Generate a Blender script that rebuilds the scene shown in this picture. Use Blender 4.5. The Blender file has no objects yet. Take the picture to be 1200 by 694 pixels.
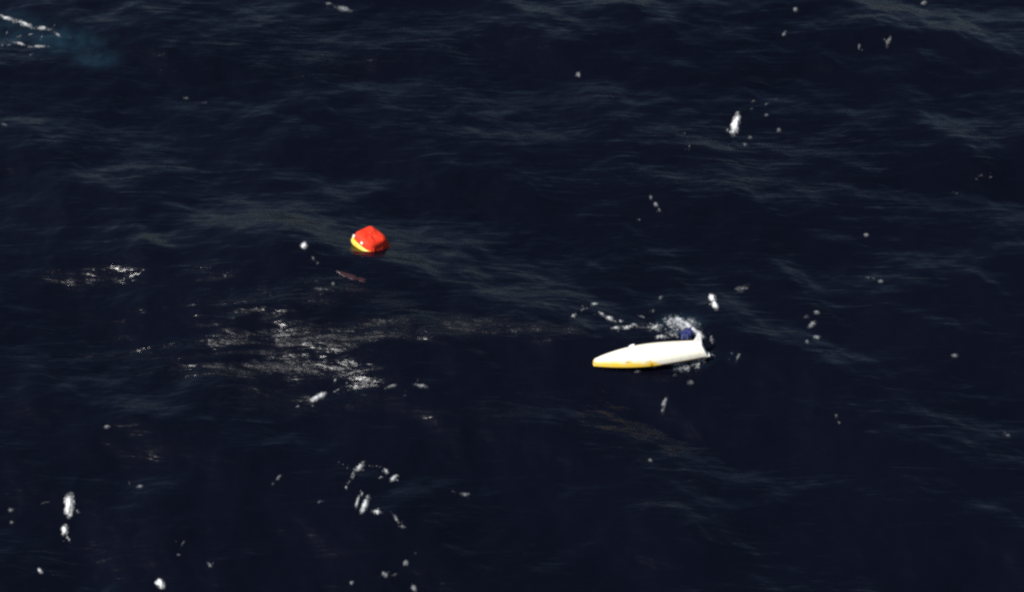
import bpy, bmesh, math, random
import numpy as np
from mathutils import Vector, Matrix, Euler

R = math.radians
sc = bpy.context.scene
col = sc.collection

# ------------------------------------------------------------------ camera
PW, PH = 1200.0, 694.0                       # photograph size
DEP = R(44.0)                                # looking down from an aircraft
DIST = 194.0
FOV = R(25.2)
CAM = Vector((0.0, -DIST * math.cos(DEP), DIST * math.sin(DEP)))
cd = bpy.data.cameras.new('camera')
cam = bpy.data.objects.new('camera', cd)
col.objects.link(cam)
cam.location = CAM
cam.rotation_euler = (math.pi / 2 - DEP, 0, 0)
cd.sensor_fit = 'HORIZONTAL'
cd.angle = FOV
cd.clip_start = 1.0
cd.clip_end = 30000.0
sc.camera = cam

# ------------------------------------------------------------------ sky and sun
SUN = Vector((-0.58, -0.20, 0.79)).normalized()       # towards the sun
world = bpy.data.worlds.new('World')
sc.world = world
world.use_nodes = True
wn = world.node_tree
bg = wn.nodes['Background']
sky = wn.nodes.new('ShaderNodeTexSky')
sky.sky_type = 'NISHITA'
sky.sun_disc = False
sky.sun_elevation = math.asin(SUN.z)
sky.sun_rotation = math.atan2(SUN.x, SUN.y)
sky.air_density = 1.0
sky.dust_density = 0.1
sky.ozone_density = 2.5
wn.links.new(sky.outputs[0], bg.inputs['Color'])
bg.inputs['Strength'].default_value = 0.056

sl = bpy.data.lights.new('sun', 'SUN')
sl.energy = 5.0
sl.angle = R(0.53)
sl.color = (1.0, 0.975, 0.94)
so = bpy.data.objects.new('sun', sl)
col.objects.link(so)
so.rotation_euler = (-SUN).to_track_quat('-Z', 'Y').to_euler()

vs = sc.view_settings
vs.view_transform = 'Standard'
vs.look = 'None'
vs.exposure = 0.45
vs.gamma = 1.0
vs.use_curve_mapping = False
sc.cycles.use_denoising = False
sc.cycles.max_bounces = 6
sc.cycles.sample_clamp_direct = 5.0
sc.cycles.sample_clamp_indirect = 3.0
sc.cycles.pixel_filter_type = 'BLACKMAN_HARRIS'
sc.cycles.filter_width = 2.6                 # soft telephoto picture

# ------------------------------------------------------------------ helpers
def smooth(a, b, x):
    t = np.clip((x - a) / (b - a), 0, 1)
    return t * t * (3 - 2 * t)


def vnoise(x, y, seed):
    """value noise, 0..1, vectorised"""
    xi = np.floor(x).astype(np.int64); yi = np.floor(y).astype(np.int64)
    fx = x - xi; fy = y - yi
    fx = fx * fx * (3 - 2 * fx); fy = fy * fy * (3 - 2 * fy)

    def hsh(a, b):
        n = (a * 374761393 + b * 668265263 + seed * 2147483647) & 0xffffffff
        n = ((n ^ (n >> 13)) * 1274126177) & 0xffffffff
        return ((n ^ (n >> 16)) & 0xffff) / 65535.0
    a = hsh(xi, yi); b = hsh(xi + 1, yi); c = hsh(xi, yi + 1); d = hsh(xi + 1, yi + 1)
    return (a * (1 - fx) + b * fx) * (1 - fy) + (c * (1 - fx) + d * fx) * fy


def fbm(x, y, seed, octaves=4, gain=0.55):
    s = 0; a = 1.0; t = 0
    for k in range(octaves):
        s = s + a * vnoise(x * 2 ** k + 17.3 * k, y * 2 ** k - 9.1 * k, seed + k)
        t += a; a *= gain
    return s / t


def tag(o, label=None, cat=None, group=None, kind=None):
    if label: o['label'] = label
    if cat: o['category'] = cat
    if group: o['group'] = group
    if kind: o['kind'] = kind
    return o


def link(name, me, mat, parent=None, shade=True):
    o = bpy.data.objects.new(name, me)
    col.objects.link(o)
    if mat: me.materials.append(mat)
    if parent: o.parent = parent
    if shade:
        me.polygons.foreach_set('use_smooth', [True] * len(me.polygons))
    return o


def pydata(name, v, f, mat, parent=None, shade=True):
    me = bpy.data.meshes.new(name)
    me.from_pydata([tuple(p) for p in v], [], f)
    me.validate(); me.update()
    return link(name, me, mat, parent, shade)


def node_mat(name):
    m = bpy.data.materials.new(name)
    m.use_nodes = True
    n = m.node_tree
    return m, n, n.nodes['Principled BSDF'], n.nodes.new, n.links.new


# ------------------------------------------------------------------ the sea surface (height field)
TL, TN = 160.0, 1280                          # one period of the wave field, metres / samples
rng = np.random.default_rng(11)
kk = 2 * np.pi * np.fft.fftfreq(TN, TL / TN)
KX, KY = np.meshgrid(kk, kk)                  # rows = y
K = np.hypot(KX, KY); K[0, 0] = 1
WDIR = R(62.0)                                # waves run away from the camera, a little to the right
PEAK = 2 * np.pi / 19.0
ang = np.arctan2(KY, KX) - WDIR
spread = 0.10 + 0.90 * np.abs(np.cos(ang)) ** 2.0
hi = smooth(np.log(PEAK * 2), np.log(PEAK * 14), np.log(K))
spread = spread * (1 - hi) + (0.35 + 0.65 * np.abs(np.cos(ang))) * hi
S = K ** -5.05 * np.exp(-1.25 * (PEAK / K) ** 2) * spread
S[0, 0] = 0
S *= np.exp(-(K / 14.0) ** 2)
ph = rng.normal(size=(TN, TN)) + 1j * rng.normal(size=(TN, TN))
H = np.real(np.fft.ifft2(np.sqrt(S) * ph))
swell_k = K < 1.6
Hs = np.real(np.fft.ifft2(np.sqrt(S) * ph * swell_k))
H *= 0.275 / Hs.std()
gy_, gx_ = np.gradient(H, TL / TN); print('SLOPE', gx_.std(), gy_.std())
H += 0.10 * (H * np.abs(H))                    # slightly sharper crests

# crests and faces that stand out in the photograph: (x, y, height, along-slope size, crosswise size, uphill direction deg)
EXTRA = []


def tile(x, y):
    u = np.mod(np.asarray(x) / TL, 1.0) * TN; v = np.mod(np.asarray(y) / TL, 1.0) * TN
    i = np.floor(u).astype(int) % TN; j = np.floor(v).astype(int) % TN
    fu = u - np.floor(u); fv = v - np.floor(v)
    i2 = (i + 1) % TN; j2 = (j + 1) % TN
    return (H[j, i] * (1 - fu) + H[j, i2] * fu) * (1 - fv) + (H[j2, i] * (1 - fu) + H[j2, i2] * fu) * fv


def height(x, y):
    x = np.asarray(x, float); y = np.asarray(y, float)
    h = tile(x, y)
    for (cx, cy, a, su, sw, dg) in EXTRA:
        c, s = math.cos(R(dg)), math.sin(R(dg))
        u = (x - cx) * c + (y - cy) * s; w = -(x - cx) * s + (y - cy) * c
        h = h + a * np.exp(-0.5 * (u / su) ** 2 - 0.5 * (w / sw) ** 2)
    return h


FPX = (PW / 2) / math.tan(FOV / 2)
CR, CU, CF = Vector((1, 0, 0)), Vector((0, math.sin(DEP), math.cos(DEP))), Vector((0, math.cos(DEP), -math.sin(DEP)))


def flat(px, py):
    d = CF + CR * ((px - PW / 2) / FPX) + CU * ((PH / 2 - py) / FPX)
    t = -CAM.z / d.z
    return CAM + d * t


def at(px, py):
    """the point of the sea surface that lies there in the photograph"""
    d = CF + CR * ((px - PW / 2) / FPX) + CU * ((PH / 2 - py) / FPX)
    t = (3.5 - CAM.z) / d.z
    for _ in range(400):
        p = CAM + d * t
        if p.z <= float(height(p.x, p.y)): break
        t += 0.04
    p = CAM + d * t
    return Vector((p.x, p.y, float(height(p.x, p.y))))


def local_scale(p):
    """photo pixels per metre across, and pixels per metre of sea going away from the camera"""
    v = p - CAM
    depth = v.dot(CF)
    s = FPX / depth
    return s, s * (-v.normalized().z)


for (px, py, a, su, sw, dg) in [
        (410, 385, 1.5, 5.6, 13.0, 55),       # the glittering face left of the middle
        (130, 318, 0.08, 3.5, 7.0, 50),
        (265, 318, 0.45, 3.0, 5.0, 50),
        (615, 383, 1.2, 3.6, 8.0, 60),
        (60, 20, 0.6, 3.0, 8.0, 60),
        (330, 520, 0.8, 3.0, 11.0, 80),       # dark near faces below the glitter and beside the raft
        (360, 300, 0.6, 2.6, 8.0, 70),
        (125, 540, 0.25, 3.6, 7.0, 55),
]:
    p = flat(px, py)
    EXTRA.append((p.x, p.y, a, su, sw, dg))

# wind-ruffled patches (rougher skin) and aerated teal water, in photo pixels: (px, py, rx, ry, amount)
RUFFLE = [(345, 418, 170, 70, .95), (95, 330, 75, 13, .34), (250, 328, 40, 16, .6), (590, 402, 105, 20, 1.0), (560, 130, 170, 50, .22), (420, 60, 200, 40, .15), (900, 200, 250, 60, .1), (140, 425, 80, 24, .35), (600, 480, 80, 25, .3)]
TEAL = [(80, 50, 60, 17, .75), (115, 68, 40, 14, .6), (20, 36, 55, 20, .45), (803, 424, 40, 13, .6), (796, 384, 28, 13, .6), (860, 425, 18, 9, .10)]

# graded grid: even 0.125 m cells where the camera looks, growing towards the horizon
st = TL / TN
xs = np.arange(-52, 52 + st / 2, st)
ys = np.arange(-42, 60 + st / 2, st)


def outer(a, first, n, grow):
    out, d = [], first
    for _ in range(n):
        a += d; out.append(a); d *= grow
    return np.array(out)


ext = outer(0.0, st * 1.15, 66, 1.15)
X1 = np.concatenate([xs[0] - ext[::-1], xs, xs[-1] + ext])
Y1 = np.concatenate([ys[0] - ext[::-1], ys, ys[-1] + ext])
GX, GY = np.meshgrid(X1, Y1)
GZ = height(GX, GY)
far = np.maximum(np.maximum(xs[0] - GX, GX - xs[-1]), np.maximum(ys[0] - GY, GY - ys[-1]))
GZ = GZ * (1 - smooth(20, 160, far))
nx, ny = len(X1), len(Y1)
me = bpy.data.meshes.new('sea')
nv = nx * ny
me.vertices.add(nv)
co = np.stack([GX, GY, GZ], -1).reshape(-1).astype(np.float32)
me.vertices.foreach_set('co', co)
idx = np.arange(nv).reshape(ny, nx)
q = np.stack([idx[:-1, :-1], idx[:-1, 1:], idx[1:, 1:], idx[1:, :-1]], -1).reshape(-1)
nf = len(q) // 4
me.loops.add(len(q)); me.loops.foreach_set('vertex_index', q.astype(np.int32))
me.polygons.add(nf)
me.polygons.foreach_set('loop_start', np.arange(0, len(q), 4, dtype=np.int32))
me.polygons.foreach_set('use_smooth', np.ones(nf, bool))
me.update(calc_edges=True)


def field(spots, streaks=False):
    f = np.zeros_like(GX)
    for (px, py, rx, ry, a) in spots:
        p = flat(px, py); s, sy = local_scale(p)
        d = np.hypot((GX - p.x) * s / rx, (GY - p.y) * sy / ry)
        d = d + 0.75 * (fbm(GX * .22, GY * .22, 5) - .5) + 0.35 * (fbm(GX * .9, GY * .9, 8, 2) - .5)
        f = np.maximum(f, a * (1 - smooth(0.25, 1.25, d)))
    if streaks:                                # gusts comb the patch into bands
        f = f * (0.10 + 1.2 * smooth(.36, .66, fbm(GX * .075 + GY * .05, GY * .42 - GX * .04, 21, 4, .62)))
    return f


for nm, sp in (('ruffle', RUFFLE), ('aeration', TEAL)):
    at_ = me.attributes.new(nm, 'FLOAT', 'POINT')
    at_.data.foreach_set('value', field(sp, nm == 'ruffle').reshape(-1).astype(np.float32))

# water
m_sea, n, b, N, Lk = node_mat('sea_water')
rgh = n.nodes.new('ShaderNodeMath'); rgh.operation = 'MULTIPLY_ADD'; rgh.inputs[1].default_value = 0.24; rgh.inputs[2].default_value = 0.16
b.inputs['IOR'].default_value = 1.333
geo = N('ShaderNodeNewGeometry')
atr = N('ShaderNodeAttribute'); atr.attribute_name = 'ruffle'
Lk(atr.outputs['Fac'], rgh.inputs[0]); Lk(rgh.outputs[0], b.inputs['Roughness'])
ata = N('ShaderNodeAttribute'); ata.attribute_name = 'aeration'
big = N('ShaderNodeTexNoise'); big.inputs['Scale'].default_value = 0.045; big.inputs['Detail'].default_value = 3
Lk(geo.outputs['Position'], big.inputs['Vector'])
mixc = N('ShaderNodeMix'); mixc.data_type = 'RGBA'
mixc.inputs['A'].default_value = (0.0007, 0.0009, 0.0025, 1)
mixc.inputs['B'].default_value = (0.0026, 0.0028, 0.0070, 1)
Lk(big.outputs['Fac'], mixc.inputs['Factor'])
fine = N('ShaderNodeTexNoise'); fine.inputs['Scale'].default_value = 0.55; fine.inputs['Detail'].default_value = 7; fine.inputs['Roughness'].default_value = .62
Lk(geo.outputs['Position'], fine.inputs['Vector'])
aer = N('ShaderNodeMath'); aer.operation = 'MULTIPLY'
fm = N('ShaderNodeMapRange'); fm.inputs[1].default_value = .28; fm.inputs[2].default_value = .78
Lk(fine.outputs['Fac'], fm.inputs[0]); Lk(ata.outputs['Fac'], aer.inputs[0]); Lk(fm.outputs[0], aer.inputs[1])
mixt = N('ShaderNodeMix'); mixt.data_type = 'RGBA'
mixt.inputs['B'].default_value = (0.010, 0.030, 0.046, 1)
Lk(aer.outputs[0], mixt.inputs['Factor'])
Lk(mixc.outputs['Result'], mixt.inputs['A'])
Lk(mixt.outputs['Result'], b.inputs['Base Color'])
# wavelets below the size of the mesh
mp = N('ShaderNodeMapping'); mp.inputs['Rotation'].default_value = (0, 0, R(12)); mp.inputs['Scale'].default_value = (0.36, 1.15, 1)
Lk(geo.outputs['Position'], mp.inputs['Vector'])
w1 = N('ShaderNodeTexNoise'); w1.inputs['Scale'].default_value = 3.2; w1.inputs['Detail'].default_value = 3; w1.inputs['Roughness'].default_value = .6
w2 = N('ShaderNodeTexNoise'); w2.inputs['Scale'].default_value = 9.0; w2.inputs['Detail'].default_value = 2
Lk(mp.outputs[0], w1.inputs['Vector']); Lk(mp.outputs[0], w2.inputs['Vector'])
ml = N('ShaderNodeMath'); ml.operation = 'MULTIPLY_ADD'; ml.inputs[1].default_value = 0.34
Lk(w2.outputs['Fac'], ml.inputs[0]); Lk(w1.outputs['Fac'], ml.inputs[2])
mp0 = N('ShaderNodeMapping'); mp0.inputs['Rotation'].default_value = (0, 0, R(7)); mp0.inputs['Scale'].default_value = (0.16, 0.95, 1)
Lk(geo.outputs['Position'], mp0.inputs['Vector'])
w0 = N('ShaderNodeTexNoise'); w0.inputs['Scale'].default_value = 1.0; w0.inputs['Detail'].default_value = 3; w0.inputs['Distortion'].default_value = 1.0
Lk(mp0.outputs[0], w0.inputs['Vector'])
ml0 = N('ShaderNodeMath'); ml0.operation = 'MULTIPLY_ADD'; ml0.inputs[1].default_value = 4.5
Lk(w0.outputs['Fac'], ml0.inputs[0]); Lk(ml.outputs[0], ml0.inputs[2])
bump = N('ShaderNodeBump')
dist = N('ShaderNodeMath'); dist.operation = 'MULTIPLY_ADD'; dist.inputs[1].default_value = 0.14; dist.inputs[2].default_value = 0.024
Lk(atr.outputs['Fac'], dist.inputs[0])
Lk(dist.outputs[0], bump.inputs['Distance'])
bump.inputs['Strength'].default_value = 1.0
Lk(ml0.outputs[0], bump.inputs['Height'])
Lk(bump.outputs['Normal'], b.inputs['Normal'])
sea = link('sea', me, m_sea, shade=False)
tag(sea, 'dark navy open sea with wind waves and glitter', kind='structure')

# ------------------------------------------------------------------ materials for the things
# hull paint: white, sweeping into yellow low along the forward sides, with a few rusty scuffs
m_hull, n, b, N, Lk = node_mat('hull_paint')
tc = N('ShaderNodeTexCoord')
sep = N('ShaderNodeSeparateXYZ'); Lk(tc.outputs['Object'], sep.inputs[0])
nz = N('ShaderNodeTexNoise'); nz.inputs['Scale'].default_value = 0.9; nz.inputs['Detail'].default_value = 3
Lk(tc.outputs['Object'], nz.inputs['Vector'])
# boundary height of the yellow: falls from the bow to amidships
lim = N('ShaderNodeMapRange'); lim.inputs[1].default_value = 0.0; lim.inputs[2].default_value = 6.0; lim.inputs[3].default_value = 0.08; lim.inputs[4].default_value = 0.20
Lk(sep.outputs['X'], lim.inputs[0])
wob = N('ShaderNodeMath'); wob.operation = 'MULTIPLY_ADD'; wob.inputs[1].default_value = 0.62
Lk(nz.outputs['Fac'], wob.inputs[0]); Lk(lim.outputs[0], wob.inputs[2])
dif = N('ShaderNodeMath'); dif.operation = 'SUBTRACT'
Lk(wob.outputs[0], dif.inputs[0]); Lk(sep.outputs['Z'], dif.inputs[1])
msk = N('ShaderNodeMapRange'); msk.inputs[1].default_value = -0.12; msk.inputs[2].default_value = 0.22
Lk(dif.outputs[0], msk.inputs[0])
aft = N('ShaderNodeMapRange'); aft.inputs[1].default_value = 5.6; aft.inputs[2].default_value = 5.2
sl_ = N('ShaderNodeMath'); sl_.operation = 'MULTIPLY_ADD'; sl_.inputs[1].default_value = 1.6
Lk(sep.outputs['Z'], sl_.inputs[0]); Lk(sep.outputs['X'], sl_.inputs[2]); Lk(sl_.outputs[0], aft.inputs[0])
mm = N('ShaderNodeMath'); mm.operation = 'MULTIPLY'; Lk(msk.outputs[0], mm.inputs[0]); Lk(aft.outputs[0], mm.inputs[1])
mx = N('ShaderNodeMix'); mx.data_type = 'RGBA'
mx.inputs['A'].default_value = (0.86, 0.81, 0.65, 1); mx.inputs['B'].default_value = (0.90, 0.58, 0.05, 1)
Lk(mm.outputs[0], mx.inputs['Factor'])
nz2 = N('ShaderNodeTexNoise'); nz2.inputs['Scale'].default_value = 1.1; nz2.inputs['Detail'].default_value = 5
mp2 = N('ShaderNodeMapping'); mp2.inputs['Location'].default_value = (3.1, 0.7, 0); mp2.inputs['Scale'].default_value = (1, 1, 2)
Lk(tc.outputs['Object'], mp2.inputs['Vector']); Lk(mp2.outputs[0], nz2.inputs['Vector'])
ru = N('ShaderNodeMapRange'); ru.inputs[1].default_value = 0.56; ru.inputs[2].default_value = 0.66
Lk(nz2.outputs['Fac'], ru.inputs[0])
ru2 = N('ShaderNodeMath'); ru2.operation = 'MULTIPLY'; Lk(ru.outputs[0], ru2.inputs[0]); Lk(mm.outputs[0], ru2.inputs[1])
mx2 = N('ShaderNodeMix'); mx2.data_type = 'RGBA'; mx2.inputs['B'].default_value = (0.36, 0.13, 0.02, 1)
Lk(mx.outputs['Result'], mx2.inputs['A']); Lk(ru2.outputs[0], mx2.inputs['Factor'])
wz_ = N('ShaderNodeTexNoise'); wz_.inputs['Scale'].default_value = 1.0; wz_.inputs['Detail'].default_value = 6; wz_.inputs['Roughness'].default_value = .65
mpw = N('ShaderNodeMapping'); mpw.inputs['Scale'].default_value = (2.6, 0.7, 0.9)
Lk(tc.outputs['Object'], mpw.inputs['Vector']); Lk(mpw.outputs[0], wz_.inputs['Vector'])
wr = N('ShaderNodeMapRange'); wr.inputs[1].default_value = .5; wr.inputs[2].default_value = .8; wr.inputs[3].default_value = 0; wr.inputs[4].default_value = .45
Lk(wz_.outputs['Fac'], wr.inputs[0])
mx3 = N('ShaderNodeMix'); mx3.data_type = 'RGBA'; mx3.inputs['B'].default_value = (0.52, 0.46, 0.34, 1)
Lk(wr.outputs[0], mx3.inputs['Factor']); Lk(mx2.outputs['Result'], mx3.inputs['A'])
Lk(mx3.outputs['Result'], b.inputs['Base Color'])
b.inputs['Roughness'].default_value = 0.34


def plain(name, c, rough=0.5, var=0.15, scale=6.0, bumpd=0.0):
    m, n, b, N, Lk = node_mat(name)
    tc = N('ShaderNodeTexCoord')
    nz = N('ShaderNodeTexNoise'); nz.inputs['Scale'].default_value = scale; nz.inputs['Detail'].default_value = 4
    Lk(tc.outputs['Object'], nz.inputs['Vector'])
    mx = N('ShaderNodeMix'); mx.data_type = 'RGBA'
    mx.inputs['A'].default_value = tuple(x * (1 - var) for x in c) + (1,)
    mx.inputs['B'].default_value = tuple(min(1, x * (1 + var)) for x in c) + (1,)
    Lk(nz.outputs['Fac'], mx.inputs['Factor']); Lk(mx.outputs['Result'], b.inputs['Base Color'])
    b.inputs['Roughness'].default_value = rough
    if bumpd:
        bu = N('ShaderNodeBump'); bu.inputs['Distance'].default_value = bumpd
        Lk(nz.outputs['Fac'], bu.inputs['Height']); Lk(bu.outputs[0], b.inputs['Normal'])
    return m


m_white = plain('white_paint', (0.80, 0.78, 0.74), 0.35, 0.05)
m_rail = plain('dark_brown', (0.055, 0.035, 0.022), 0.6, 0.3)
m_metal = plain('dull_metal', (0.30, 0.29, 0.28), 0.4, 0.2)
m_red = plain('red_fabric', (0.90, 0.040, 0.006), 0.75, 0.10, 2.2, 0.05)
_n = m_red.node_tree                                  # coated cloth lets some light through
_t = _n.nodes.new('ShaderNodeBsdfTranslucent'); _t.inputs['Color'].default_value = (0.9, 0.05, 0.01, 1)
_m = _n.nodes.new('ShaderNodeMixShader'); _m.inputs[0].default_value = 0.25
_n.links.new(_n.nodes['Principled BSDF'].outputs[0], _m.inputs[1]); _n.links.new(_t.outputs[0], _m.inputs[2])
_n.links.new(_m.outputs[0], _n.nodes['Material Output'].inputs['Surface'])
m_yel = plain('yellow_rubber', (0.82, 0.55, 0.04), 0.42, 0.08, 3.0)
m_tape = plain('reflective_tape', (0.80, 0.74, 0.62), 0.3, 0.05)
m_rope = plain('rope', (0.45, 0.40, 0.30), 0.8, 0.2, 20)
m_blue = plain('blue_canvas', (0.010, 0.016, 0.085), 0.6, 0.35, 3.0, 0.05)
m_red_streak = plain('dark_red_submerged_tone', (0.030, 0.010, 0.011), 0.35, 0.4, 3.0)  # dark colour stands in for the dimming of cloth seen through water


def froth(name, c, lo, hi, most):
    """bubbles: opaque where thick, a see-through film at the fringe"""
    m, n, b, N, Lk = node_mat(name)
    b.inputs['Base Color'].default_value = c
    b.inputs['Roughness'].default_value = 0.6
    gm = N('ShaderNodeNewGeometry')
    tn = N('ShaderNodeTexNoise'); tn.inputs['Scale'].default_value = 8.0; tn.inputs['Detail'].default_value = 4; tn.inputs['Roughness'].default_value = .7
    Lk(gm.outputs['Position'], tn.inputs['Vector'])
    fa = N('ShaderNodeAttribute'); fa.attribute_name = 'froth'
    ad = N('ShaderNodeMath'); ad.operation = 'MULTIPLY_ADD'; ad.inputs[1].default_value = 1.5
    Lk(tn.outputs['Fac'], ad.inputs[0]); Lk(fa.outputs['Fac'], ad.inputs[2])
    mr = N('ShaderNodeMapRange'); mr.interpolation_type = 'SMOOTHSTEP'
    mr.inputs[1].default_value = lo; mr.inputs[2].default_value = hi; mr.inputs[3].default_value = 0; mr.inputs[4].default_value = most
    Lk(ad.outputs[0], mr.inputs[0])
    trn = N('ShaderNodeBsdfTransparent'); mxs = N('ShaderNodeMixShader')
    Lk(mr.outputs[0], mxs.inputs[0]); Lk(trn.outputs[0], mxs.inputs[1]); Lk(b.outputs[0], mxs.inputs[2])
    Lk(mxs.outputs[0], n.nodes['Material Output'].inputs['Surface'])
    return m


m_foam = froth('foam_white', (0.80, 0.80, 0.78, 1), 0.66, 1.65, 0.95)
m_thin = froth('foam_thin', (0.66, 0.68, 0.68, 1), 0.75, 1.9, 0.30)
m_lacy = froth('foam_lacy', (0.76, 0.77, 0.76, 1), 0.76, 1.7, 0.66)

# ------------------------------------------------------------------ capsized yacht
YL = 9.38


def beam(s):
    f = 0.24 + 1.02 * (1 - (1 - min(s / 0.52, 1)) ** 1.9)
    if s > 0.52: f -= 0.38 * ((s - 0.52) / 0.48) ** 1.5
    return f


def deep(s):
    f = 0.50 + 0.50 * (1 - (1 - min(s / 0.5, 1)) ** 2)
    if s > 0.55: f -= 0.20 * ((s - 0.55) / 0.45) ** 1.6
    return f


def hull_pt(s, t):
    """t 0..pi from the near sheer over the keel line to the far sheer; the boat lies keel up"""
    c, sn = math.cos(t), math.sin(t)
    y = -beam(s) * math.copysign(abs(c) ** 0.72, c)
    z = deep(s) * abs(sn) ** 0.78
    x = YL * s
    if s > 0.9: x -= 0.42 * (s - 0.9) / 0.1 * (z / deep(1.0))      # raked transom
    if s < 0.08: x += 0.16 * (1 - s / 0.08) * (z / deep(0)) ** 2
    return (x, y, z)


yp_bow, yp_st = at(697, 425), at(829, 411)
yaw = math.atan2(yp_st.y - yp_bow.y, yp_st.x - yp_bow.x)
yacht = bpy.data.objects.new('capsized_yacht', None)
col.objects.link(yacht)
yacht.location = yp_bow + Vector((0, 0, 0.0))
tag(yacht, 'capsized white sailing yacht, hull up, yellow along its bow, in churned foam', 'yacht')

ns, nt = 60, 36
V, F = [], []
ss = [0.5 * (1 - math.cos(math.pi * i / ns)) * 0.35 + 0.65 * i / ns for i in range(ns + 1)]
for s in ss:
    for j in range(nt + 1):
        V.append(hull_pt(s, math.pi * j / nt))
w = nt + 1
for i in range(ns):
    for j in range(nt):
        F.append((i * w + j, i * w + j + 1, (i + 1) * w + j + 1, (i + 1) * w + j))
F.append(tuple(range(nt, -1, -1)))                     # blunt stem
# stem bulge
hull = pydata('hull', V, F, m_hull, yacht)
md = hull.modifiers.new('b', 'BEVEL'); md.width = 0.05; md.segments = 2; md.limit_method = 'ANGLE'; md.angle_limit = R(50)
# transom, slightly inset white panel with its own edge
tr = [hull_pt(1.0, math.pi * j / nt) for j in range(nt + 1)]
V = [(x + .002, y, z) for x, y, z in tr] + [(x + 0.03, y * 0.93, 0.03 + z * 0.92) for x, y, z in tr]
F = [(j, j + 1, w + j + 1, w + j) for j in range(nt)] + [tuple(range(w, 2 * w))]
pydata('transom', V, F, m_white, yacht, False)
# deck (faces down into the water)
V = []
for s in ss:
    V += [(YL * s, -beam(s) * .99, 0.01), (YL * s, 0, -0.10), (YL * s, beam(s) * .99, 0.01)]
F = []
for i in range(ns):
    for j in range(2):
        F.append((i * 3 + j, (i + 1) * 3 + j, (i + 1) * 3 + j + 1, i * 3 + j + 1))
pydata('deck', V, F, m_white, yacht)


def sweep(pts, r, mat, name, parent, k=8, closed=False):
    pts = [Vector(p) for p in pts]
    V, F = [], []
    nP = len(pts)
    for i, p in enumerate(pts):
        a = pts[(i - 1) % nP] if closed or i > 0 else p
        c = pts[(i + 1) % nP] if closed or i < nP - 1 else p
        tdir = (c - a).normalized()
        s1 = tdir.cross(Vector((0, 0, 1)))
        s1 = s1.normalized() if s1.length > 1e-3 else Vector((1, 0, 0))
        s2 = s1.cross(tdir).normalized()
        rr = r if not callable(r) else r(i / max(1, nP - 1))
        for j in range(k):
            an = 2 * math.pi * j / k
            V.append(p + s1 * rr * math.cos(an) + s2 * rr * math.sin(an))
    m = nP if closed else nP - 1
    for i in range(m):
        for j in range(k):
            F.append((i * k + j, i * k + (j + 1) % k, ((i + 1) % nP) * k + (j + 1) % k, ((i + 1) % nP) * k + j))
    if not closed:
        F.append(tuple(range(k - 1, -1, -1))); F.append(tuple(range((nP - 1) * k, nP * k)))
    return pydata(name, V, F, mat, parent)


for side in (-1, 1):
    sweep([(YL * s, side * (beam(s) + 0.025), 0.02) for s in np.linspace(0.56, 0.955, 24)], 0.06, m_rail, 'rub_rail_shade', hull)  # rail strip coloured dark to stand in for the shade beneath it
# rudder blade standing up at the stern
prof = [(YL - 1.30, 0.60), (YL - 0.66, 1.74), (YL - 0.52, 1.84), (YL - 0.42, 1.70), (YL - 0.30, 0.55)]
ty = [.03, .03, .03, .10, .14]
V = [(x, -t_, z) for (x, z), t_ in zip(prof, ty)] + [(x, t_, z) for (x, z), t_ in zip(prof, ty)]
k = len(prof)
F = [tuple(range(k)), tuple(range(2 * k - 1, k - 1, -1))] + [(j, k + j, k + (j + 1) % k, (j + 1) % k) for j in range(k)]
ru_ = pydata('rudder', V, F, m_white, yacht, False)
md = ru_.modifiers.new('b', 'BEVEL'); md.width = 0.03; md.segments = 2
# sounder fairing on the bottom, forward
cs = 0.36
V, F = [], []
for i, (zz, rr) in enumerate([(-0.1, .20), (0.14, .16), (0.24, .09), (0.27, .02)]):
    for j in range(10):
        an = 2 * math.pi * j / 10
        V.append((YL * cs + rr * 1.5 * math.cos(an) + 0.12 * (i > 1), 0.72 + rr * .8 * math.sin(an), deep(cs) - 0.20 + zz))
for i in range(3):
    for j in range(10):
        F.append((i * 10 + j, i * 10 + (j + 1) % 10, (i + 1) * 10 + (j + 1) % 10, (i + 1) * 10 + j))
F.append(tuple(range(30, 40)))
pydata('hull_fitting', V, F, m_white, hull)
# stern rail stanchions hanging down at the quarter, and the aft platform corner
for s in (0.915, 0.965):
    sweep([(YL * s, -beam(s) - 0.04, 0.10), (YL * s + .03, -beam(s) - 0.07, -0.32)], 0.05, m_rail, 'stanchion', yacht, 6)
V = []
for z, g in ((-0.10, .0), (0.05, .0)):
    V += [(YL - 0.06, -0.86, z), (YL + 0.20, -0.82, z), (YL + 0.20, -0.25, z), (YL - 0.06, -0.25, z)]
F = [(3, 2, 1, 0), (4, 5, 6, 7)] + [(j, (j + 1) % 4, 4 + (j + 1) % 4, 4 + j) for j in range(4)]
pf = pydata('boarding_step', V, F, m_white, yacht, False)
md = pf.modifiers.new('b', 'BEVEL'); md.width = 0.04; md.segments = 2
trim = math.atan2((yp_st.z + 0.18) - (yp_bow.z - 0.05), (yp_st - yp_bow).length)
yacht.rotation_euler = Euler((R(-13), -trim, yaw), 'XYZ')
yacht.location = (yp_bow.x - 0.12, yp_bow.y - 0.28, yp_bow.z + 0.02)

# ------------------------------------------------------------------ life raft
raft = bpy.data.objects.new('life_raft', None)
col.objects.link(raft)
rp = at(433, 286)
raft.location = (rp.x, rp.y, rp.z - 0.12)
tag(raft, 'red canopied inflatable life raft with yellow buoyancy tube, afloat alone', 'life raft')
HA, HB = 1.28, 1.18


def sq(a, e=0.46):
    c, s = math.cos(a), math.sin(a)
    return (math.copysign(abs(c) ** e, c), math.copysign(abs(s) ** e, s))


def ring(grow, z, nA=48):
    return [(sq(2 * math.pi * i / nA)[0] * (HA + grow), sq(2 * math.pi * i / nA)[1] * (HB + grow), z) for i in range(nA)]


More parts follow.
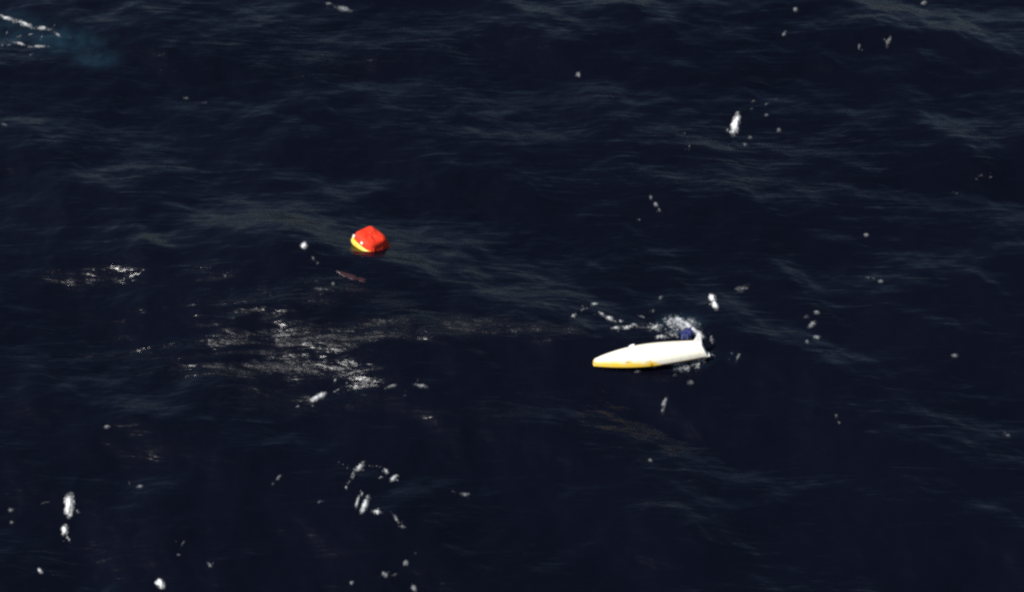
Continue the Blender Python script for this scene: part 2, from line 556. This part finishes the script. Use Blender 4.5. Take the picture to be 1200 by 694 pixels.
tube = sweep(ring(-0.18, 0.22), 0.34, m_yel, 'lower_tube', raft, 14, True)
sweep(ring(-0.22, 0.56), 0.22, m_red, 'upper_tube', raft, 12, True)
# canopy: tent over two crossing arches, slack between them
nA, nR = 64, 14
V, F = [], []
for k in range(nR + 1):
    f = k / nR
    for i in range(nA):
        a = 2 * math.pi * i / nA
        x, y = sq(a, 0.52 + 0.30 * f)
        rad = 1 - f
        arch = max(abs(math.cos(2 * a)), 0) ** 3
        prof = math.sin(math.acos(min(1, rad ** 3.2)) ) if rad < 1 else 0
        z = 0.56 + 0.66 * prof * (0.88 + 0.12 * (1 - arch)) + 0.03 * math.sin(5 * a + 9 * f) * f * (1 - f) * 4
        V.append((x * (HA - 0.02) * rad, y * (HB - 0.02) * rad, z))
for k in range(nR):
    for i in range(nA):
        F.append((k * nA + i, k * nA + (i + 1) % nA, (k + 1) * nA + (i + 1) % nA, (k + 1) * nA + i))
can = pydata('canopy', V, F, m_red, raft)
# skirt that hangs over the tubes on the two right-hand sides
V, F = [], []
nS = 40
for i in range(nS + 1):
    a = R(-42) + R(215) * i / nS
    x, y = sq(a)
    for z, g in ((0.98, -0.20), (0.50, 0.08), (0.0, 0.30)):
        wv = 0.03 * math.sin(i * 1.7)
        V.append((x * (HA + g + wv), y * (HB + g + wv), z))
for i in range(nS):
    for j in range(2):
        F.append((i * 3 + j, i * 3 + j + 1, (i + 1) * 3 + j + 1, (i + 1) * 3 + j))
pydata('canopy_skirt', V, F, m_red, raft)


def patch(name, cx, cy, cz, ux, uy, nrm, mat):
    nrm = Vector(nrm).normalized(); ux_ = Vector(ux); uy_ = Vector(uy)
    c = Vector((cx, cy, cz))
    V = [c + ux_ * a + uy_ * b_ + nrm * d for d in (0, 0.03) for a, b_ in ((-1, -1), (1, -1), (1, 1), (-1, 1))]
    F = [(3, 2, 1, 0), (4, 5, 6, 7)] + [(j, (j + 1) % 4, 4 + (j + 1) % 4, 4 + j) for j in range(4)]
    return pydata(name, V, F, mat, can, False)


RZ = -47
# tape patches over the doorway on the near left side (local -y)
patch('reflective_patch', -0.92, -1.13, 0.86, (0.09, 0, 0), (0, 0.06, 0.11), (0, -1, .5), m_tape)
patch('reflective_patch', 0.15, -1.15, 0.84, (0.12, 0, 0), (0, 0.05, 0.08), (0, -1, .5), m_tape)
patch('door_flap', -0.45, -1.14, 0.78, (0.34, 0, 0), (0, 0.06, 0.12), (0, -1, .5), m_red)
sweep([(x, y, z + 0.03 * math.sin(i * math.pi / 3)) for i, (x, y, z) in enumerate(ring(0.13, 0.20))], 0.018, m_rope, 'lifeline', tube, 5, True)
# floor
V = [(x, y, 0.08) for x, y, z in ring(-0.3, 0)]
pydata('raft_floor', V, [tuple(range(48))], m_yel, raft, False)
raft.rotation_euler = Euler((R(-9), R(4), R(RZ)), 'XYZ')

# red cloth laid on the water below the raft, darkened as if submerged
def drape(name, px, py, rx, ry, rot, mat, label, cat, lift, amp, seed, n_=26, thick=0.02, crumple=0.2):
    c = at(px, py); s, sy = local_scale(c)
    V, F = [], []
    for layer in (0, 1):
        for i in range(n_ + 1):
            for j in range(n_ + 1):
                u, v = 2 * i / n_ - 1, 2 * j / n_ - 1
                x0 = u * math.sqrt(1 - v * v / 2); y0 = v * math.sqrt(1 - u * u / 2)
                e = 0.45 + 1.1 * float(fbm(np.array(x0 * 2.6 + 9), np.array(y0 * 2.6 + 5), seed))
                px_ = (x0 * math.cos(rot) * rx - y0 * math.sin(rot) * ry) * e
                py_ = (x0 * math.sin(rot) * rx + y0 * math.cos(rot) * ry) * e
                X, Y = c.x + px_ / s, c.y + py_ / sy
                rr = math.hypot(x0, y0)
                z = float(height(X, Y)) + lift + amp * (1 - rr ** 3) + crumple * (float(fbm(np.array(X * 2.3), np.array(Y * 2.3), seed + 3)) - .5)
                if layer: z -= thick + 0.15
                V.append((X - c.x, Y - c.y, z - c.z))
    w_ = n_ + 1
    for i in range(n_):
        for j in range(n_):
            a = i * w_ + j
            F.append((a, a + w_, a + w_ + 1, a + 1))
            b_ = a + w_ * w_
            F.append((b_, b_ + 1, b_ + w_ + 1, b_ + w_))
    o = pydata(name, V, F, mat)
    o.location = c
    return tag(o, label, cat)


drape('red_streak', 412, 325, 17, 3.0, R(-16), m_red_streak, 'dark red cloth streak on the water below the life raft, colour dimmed as if submerged', 'red streak', 0.0, 0.05, 3, crumple=0.16)
drape('blue_canvas', 805, 392, 8.5, 6.0, R(10), m_blue, 'crumpled blue canvas floating in the wash at the yacht stern', 'canvas', 0.10, 0.22, 7, crumple=0.45)

# ------------------------------------------------------------------ foam
# each: px, py, half-length px, half-width px, angle deg in the photo, cover 0..1, height m, thick?, label
def foam_mesh(parts, c, seed, hgt, cell=0.055):
    """a low mound of bubbles that rises through the water wherever the froth is thick enough"""
    parts = [(p[0], p[1], p[2] * .95, max(p[3] * .85, 1.5), p[4], p[5]) for p in parts]
    s, sy = local_scale(c)
    x0 = min(p[0] - 1.7 * max(p[2], p[3]) for p in parts); x1 = max(p[0] + 1.7 * max(p[2], p[3]) for p in parts)
    y0 = min(p[1] - 1.7 * max(p[2], p[3]) for p in parts); y1 = max(p[1] + 1.7 * max(p[2], p[3]) for p in parts)
    cp = parts[0]
    X = np.arange((x0 - cp[0]) / s, (x1 - cp[0]) / s, cell); Y = np.arange(-(y1 - cp[1]) / sy, -(y0 - cp[1]) / sy, cell * 1.3)
    GX_, GY_ = np.meshgrid(X, Y)
    pu = cp[0] + GX_ * s; pv = cp[1] - GY_ * sy
    ax, ay = c.x + GX_, c.y + GY_
    best = np.full_like(GX_, -9.0)
    n1 = fbm(ax * 2.1, ay * 2.1, seed, 4, .62)
    n2 = fbm(ax * 8.0, ay * 5.5, seed + 31, 3, .65)
    for (px, py, a, b_, rot, cover) in parts:
        cr, sr = math.cos(R(rot)), math.sin(R(rot))
        du, dv = pu - px, -(pv - py)
        e1 = (du * cr + dv * sr) / a; e2 = (-du * sr + dv * cr) / b_
        d = np.hypot(e1, e2)
        m = (cover - 0.62) * 1.0 + 0.70 * (0.92 - d) + 0.9 * (n1 - .5) * np.clip(d + .35, 0, 1.2) + (1.3 - 0.9 * cover) * (n2 - .5)
        m = np.where(d > 1.65, -1, m)
        best = np.maximum(best, m)
    wz = height(ax, ay)
    z = wz + 0.035 + np.clip(best * hgt * 1.2, -0.03, hgt) + 0.03 * (n2 - .5)
    keep = best > -0.30
    kq = keep[:-1, :-1] | keep[1:, :-1] | keep[:-1, 1:] | keep[1:, 1:]
    ids = np.full(GX_.shape, -1)
    use = np.zeros_like(keep)
    use[:-1, :-1] |= kq; use[1:, :-1] |= kq; use[:-1, 1:] |= kq; use[1:, 1:] |= kq
    ids[use] = np.arange(use.sum())
    V = np.stack([GX_[use], GY_[use], z[use] - c.z], -1)
    jj, ii = np.nonzero(kq)
    F = np.stack([ids[jj, ii], ids[jj, ii + 1], ids[jj + 1, ii + 1], ids[jj + 1, ii]], -1)
    return V, F, best[use]


def foam(label, parts, mat, hgt=0.14, seed=1, name='whitecap', group='foam patches on the open water'):
    c = at(parts[0][0], parts[0][1])
    root = None
    if len(parts) > 1:
        root = bpy.data.objects.new(name, None); col.objects.link(root); root.location = c
    for k, p in enumerate(parts):
        pc = at(p[0], p[1])
        rs = random.Random(seed * 31 + k)
        sat = []                               # stray bubbles torn off the edge
        for _ in range(rs.randint(1, 2)):
            an, di = rs.uniform(0, 360), rs.uniform(.8, 1.3) * max(p[2], p[3], 3)
            sat.append((p[0] + di * math.cos(R(an)), p[1] - .7 * di * math.sin(R(an)), max(1.4, p[2] * rs.uniform(.25, .5)), max(1.2, p[3] * rs.uniform(.25, .55)), rs.uniform(0, 180), rs.uniform(.15, .45)))
        V, F, fr = foam_mesh([p] + sat, pc, seed + k, hgt)
        if len(F) == 0:
            continue
        o = pydata('foam_fleck' if root else name, V.tolist(), F.tolist(), mat, root)
        o.location = pc - c if root else pc
        o.data.attributes.new('froth', 'FLOAT', 'POINT').data.foreach_set('value', fr.astype(np.float32))
    root = root or o
    return tag(root, label, 'foam', group)


W, T, C = m_foam, m_thin, m_lacy
FOAM = [
    # upper right
    ('bright almond shaped whitecap, the largest in the upper right', [(862, 147, 11, 4.2, 68, .95)], W, .25),
    ('scattered foam specks just right of the bright almond whitecap', [(883, 119, 4.5, 2, 35, .6), (898, 123, 4, 2, 40, .5), (898, 135, 3.5, 3, 0, .6), (880, 128, 2, 2, 0, .5), (909, 117, 3, 1.5, 20, .4)], T, .10),
    ('small pale foam dot right of the almond whitecap', [(913, 153, 3, 3, 0, .85)], T, .15),
    ('pair of dim foam dots below the almond whitecap', [(879, 162, 3, 3.5, 0, .7), (873, 170, 3.5, 3.5, 0, .5)], T, .12),
    ('slanting grey foam fleck near the top right corner region', [(1042, 48, 6, 3, 50, .75)], T, .15),
    ('faint foam speck left of the slanting fleck near the top', [(1007, 55, 4, 2.5, 70, .6)], T, .12),
    ('tiny foam fleck high up, above the almond whitecap', [(919, 40, 4, 2, 40, .7)], T, .12),
    ('single foam dot at the top edge above the almond whitecap', [(932, 12, 2.6, 2.6, 0, .85)], T, .15),
    ('foam fleck cut by the top edge at the upper right', [(1083, 4, 4, 2.5, 10, .8)], T, .15),
    ('faint foam crumbs left of the almond whitecap', [(808, 172, 5, 2, 75, .55), (802, 157, 3, 2, 0, .4)], T, .10),
    # centre
    ('short vertical string of foam specks above the yacht', [(763, 232, 2.5, 3, 0, .8), (768, 240, 4, 2.2, -60, .8), (772, 246, 3, 2, -45, .7), (749, 258, 2, 2, 0, .6)], T, .12),
    ('single foam dot in the upper middle of the open sea', [(678, 88, 3, 2.5, 0, .9)], T, .14),
    ('white foam dot left of the life raft', [(357, 288, 3, 4, 0, .95)], W, .16),
    ('dim foam crumbs between raft and dark red streak', [(367, 303, 4, 2.5, -50, .6), (373, 309, 2.5, 2, 0, .6)], T, .10),
    ('tiny foam dot beside the dark red cloth streak', [(390, 333, 2.4, 2.4, 0, .85)], T, .12),
    ('upright white splash just beyond the yacht stern', [(835, 350, 5.0, 3.8, 90, .95), (838, 358, 5.5, 3.4, 100, .9)], W, .22),
    ('soft grey foam tuft right of the upright white splash', [(869, 339, 9, 4.5, 15, .65)], T, .12),
    ('foam cluster on the water right of the yacht', [(957, 367, 4, 2.5, 0, .8), (951, 381, 6, 3, 30, .85), (957, 396, 4, 3.5, 0, .8), (946, 401, 3.5, 3, 0, .65), (944, 372, 4, 2, 40, .4)], T, .14),
    ('curl of foam bits beyond the yacht bow', [(672, 370, 4, 2.2, 40, .75), (683, 361, 1.8, 2, 0, .4), (697, 357, 5.5, 2.3, 30, .75), (705, 368, 4, 2.4, -30, .85), (714, 373, 4, 3, 0, .95), (722, 385, 5, 2.3, 10, .75), (735, 384, 6, 3, 20, .8), (743, 381, 4.5, 3, 0, .6), (728, 377, 3, 2, 0, .5), (684, 363, 18, 3, 28, .25), (712, 373, 20, 4, -32, .3), (738, 384, 22, 4.5, 5, .35)], C, .10),
    ('dim foam bits above the churned wash behind the yacht', [(774, 350, 4.5, 3, 60, .65), (765, 365, 4, 3, 30, .65), (766, 386, 5, 3, 0, .4)], T, .12),
    ('grey vertical foam fleck below the yacht', [(779, 472, 6.5, 2.6, 60, .8), (776, 482, 3.5, 2.5, 80, .7)], T, .14),
    ('lone foam dot further below the yacht', [(762, 540, 2.8, 3, 0, .85)], T, .14),
    ('faint foam curl just right of the yacht stern', [(864, 421, 8, 2, 55, .55)], T, .10),
    # right
    ('faint foam smear far right, level with the upright splash', [(1032, 330, 4, 2.8, 0, .75), (1020, 326, 8, 2.5, -15, .4)], T, .09),
    ('pale foam smudge far right, level with the yacht', [(1119, 418, 5, 3.5, 0, .6)], T, .09),
    ('small upright foam fleck in the lower right sea', [(980, 488, 3, 2, 80, .7), (983, 496, 3, 2, -60, .7)], T, .10),
    ('dim foam smudge near the right edge', [(1182, 511, 6, 4, 0, .6)], T, .09),
    ('tiny foam speck right of centre near the upper third', [(1015, 276, 2.6, 2, 0, .8)], T, .10),
    ('faint foam flecks at the right edge above the middle', [(1150, 206, 6, 2, 0, .45), (1122, 227, 5, 2, 0, .4), (1160, 208, 3, 2, 0, .5)], T, .08),
    # left and bottom
    ('curved white crest at the lower rim of the glitter patch', [(371, 467, 8.5, 3.6, 25, .95), (395, 458, 14, 1.4, 28, .45), (345, 478, 18, 1.4, 14, .35)], C, .14),
    ('two short foam dashes right of the curved white crest', [(460, 453, 7, 2, 10, .75), (492, 453, 9, 2.4, -8, .85), (475, 464, 5, 3, 30, .4)], T, .13),
    ('bright upright whitecap near the lower left corner', [(81, 592, 9.5, 5.2, 95, .95)], W, .25),
    ('grey foam drop beside the bright lower left whitecap', [(91, 600, 4, 2.8, -40, .55)], T, .10),
    ('white foam dot below the bright lower left whitecap', [(76, 622, 4.6, 4, 90, .95), (80, 631, 5, 2.4, -55, .45)], W, .20),
    ('grey foam dot at the far left edge, upper of two', [(13, 599, 3.4, 3.2, 0, .85)], T, .14),
    ('grey foam dot at the far left edge, lower of two', [(14, 613, 2.8, 2.4, 0, .85)], T, .14),
    ('short slanting foam fleck in the lower left corner', [(47, 669, 5, 2.6, -50, .9)], C, .14),
    ('bright foam blob at the bottom edge, lower left', [(188, 684, 6, 4.2, -45, .95)], W, .2),
    ('thin broken foam streak above the bottom edge blob', [(214, 638, 8, 1.8, 62, .55), (209, 651, 3, 2, 0, .5)], T, .09),
    ('small foam fleck right of the thin broken streak', [(246, 663, 5, 2, -45, .75)], T, .12),
    ('faint foam pair above the bright lower left whitecap', [(164, 571, 3.4, 2.4, 0, .75), (152, 566, 4, 1.8, -50, .4)], T, .10),
    ('tiny foam dot below the left end of the glitter', [(125, 501, 3.4, 2.4, 0, .85)], T, .12),
    ('thin foam dash left of the bright lower left whitecap', [(52, 590, 10, 1.6, 12, .55)], T, .08),
    ('slanting foam fleck below the glitter patch', [(326, 561, 6, 2.2, 50, .7), (320, 568, 4, 2, 40, .5)], T, .11),
    ('top arc of the foam ring low in the middle', [(422, 548, 7, 3.4, 45, .85), (414, 560, 9, 2, 65, .4), (406, 572, 4, 2.2, 80, .5), (402, 545, 5, 1.6, 80, .3), (412, 560, 18, 3, 68, .25), (440, 547, 16, 2.5, -5, .2)], C, .15),
    ('right side flecks of the foam ring low in the middle', [(453, 553, 3.6, 2.6, -40, .75), (461, 562, 6, 2.6, 40, .95), (447, 560, 2.6, 2.2, 0, .5)], C, .15),
    ('bright feathery whitecap under the foam ring', [(428, 592, 10, 3.6, 70, .92), (419, 589, 8, 2.4, 80, .7), (443, 601, 6.5, 3.6, -5, .75), (424, 580, 4, 2, 70, .6)], C, .16),
    ('trailing foam streak below right of the feathery whitecap', [(464, 608, 9, 2.4, -55, .75), (471, 618, 5, 2, -15, .6)], T, .13),
    ('dim foam speck left of the feathery whitecap', [(374, 589, 5, 2, 65, .5)], T, .10),
    ('short pale foam dash in the lower middle', [(545, 580, 6, 3, 0, .8), (532, 577, 7, 2, -20, .45)], T, .11),
    ('loose foam bits near the bottom edge, lower middle', [(451, 674, 5, 3.6, -40, .75), (476, 660, 4, 3.5, 40, .7), (463, 674, 5, 3, 30, .45), (487, 649, 3.5, 3, 0, .5)], T, .12),
    ('foam dot at the bottom edge left of the loose bits', [(412, 684, 2.8, 3, 0, .85)], T, .13),
    ('foam fleck cut by the bottom edge under the loose bits', [(485, 690, 5, 3, -60, .8)], T, .13),
    # top left
    ('upper foam line of the breaking teal crest, top left', [(8, 22, 18, 2.4, -20, .62), (30, 29, 18, 2.5, -19, .70), (50, 34, 13, 2.5, -12, .64), (68, 41, 16, 2.4, -28, .32)], C, .14),
    ('lower foam line of the breaking teal crest, top left', [(24, 52, 12, 2.3, -12, .66), (46, 55, 16, 2.1, -6, .62), (3, 50, 6, 3, 0, .3)], C, .13),
    ('foam flecks cut by the top edge left of the middle', [(386, 5, 6, 2.5, -10, .7), (402, 11, 9, 3.5, -20, .8)], T, .13),
    ('faint foam scratches in the upper left sea', [(219, 116, 6, 1.6, -8, .5), (240, 121, 5, 1.4, -5, .4), (4, 146, 8, 2.5, -20, .4)], T, .07),
]
for i, (lab, parts, mat, hg) in enumerate(FOAM):
    foam(lab, parts, mat, hg, seed=100 + 7 * i)

# churned water round the yacht
foam('churned white wash piled up behind the yacht stern', [(796, 382, 26, 15, -25, .52), (812, 387, 14, 3.4, -42, .98), (834, 398, 9, 4, -70, .3), (768, 384, 18, 8, 0, .42), (812, 378, 14, 8, -50, .4), (785, 378, 7, 4, 60, .55), (776, 395, 9, 4, 10, .62), (797, 376, 8, 4.5, -30, .75), (790, 393, 10, 6, 0, .45), (803, 384, 6, 4, 40, .4)], C, .16, 901, 'wash_foam', 'foam round the yacht')
foam('pale froth under the near side of the yacht stern', [(808, 422, 14, 6, 8, .72), (821, 420, 12, 6, 15, .82), (793, 426, 11, 5, -5, .75), (828, 417, 5, 3, 40, .6), (781, 424, 7, 2.5, 5, .5), (800, 432, 16, 6, 0, .42), (818, 430, 10, 6, 20, .45), (765, 431, 12, 3, 10, .35)], C, .12, 902, 'wash_foam', 'foam round the yacht')
foam('small foam puff below the froth under the stern', [(810, 449, 4.5, 4, 0, .6), (790, 440, 4, 3, 0, .35), (748, 436, 6, 3, 10, .4)], T, .10, 903, 'wash_foam', 'foam round the yacht')
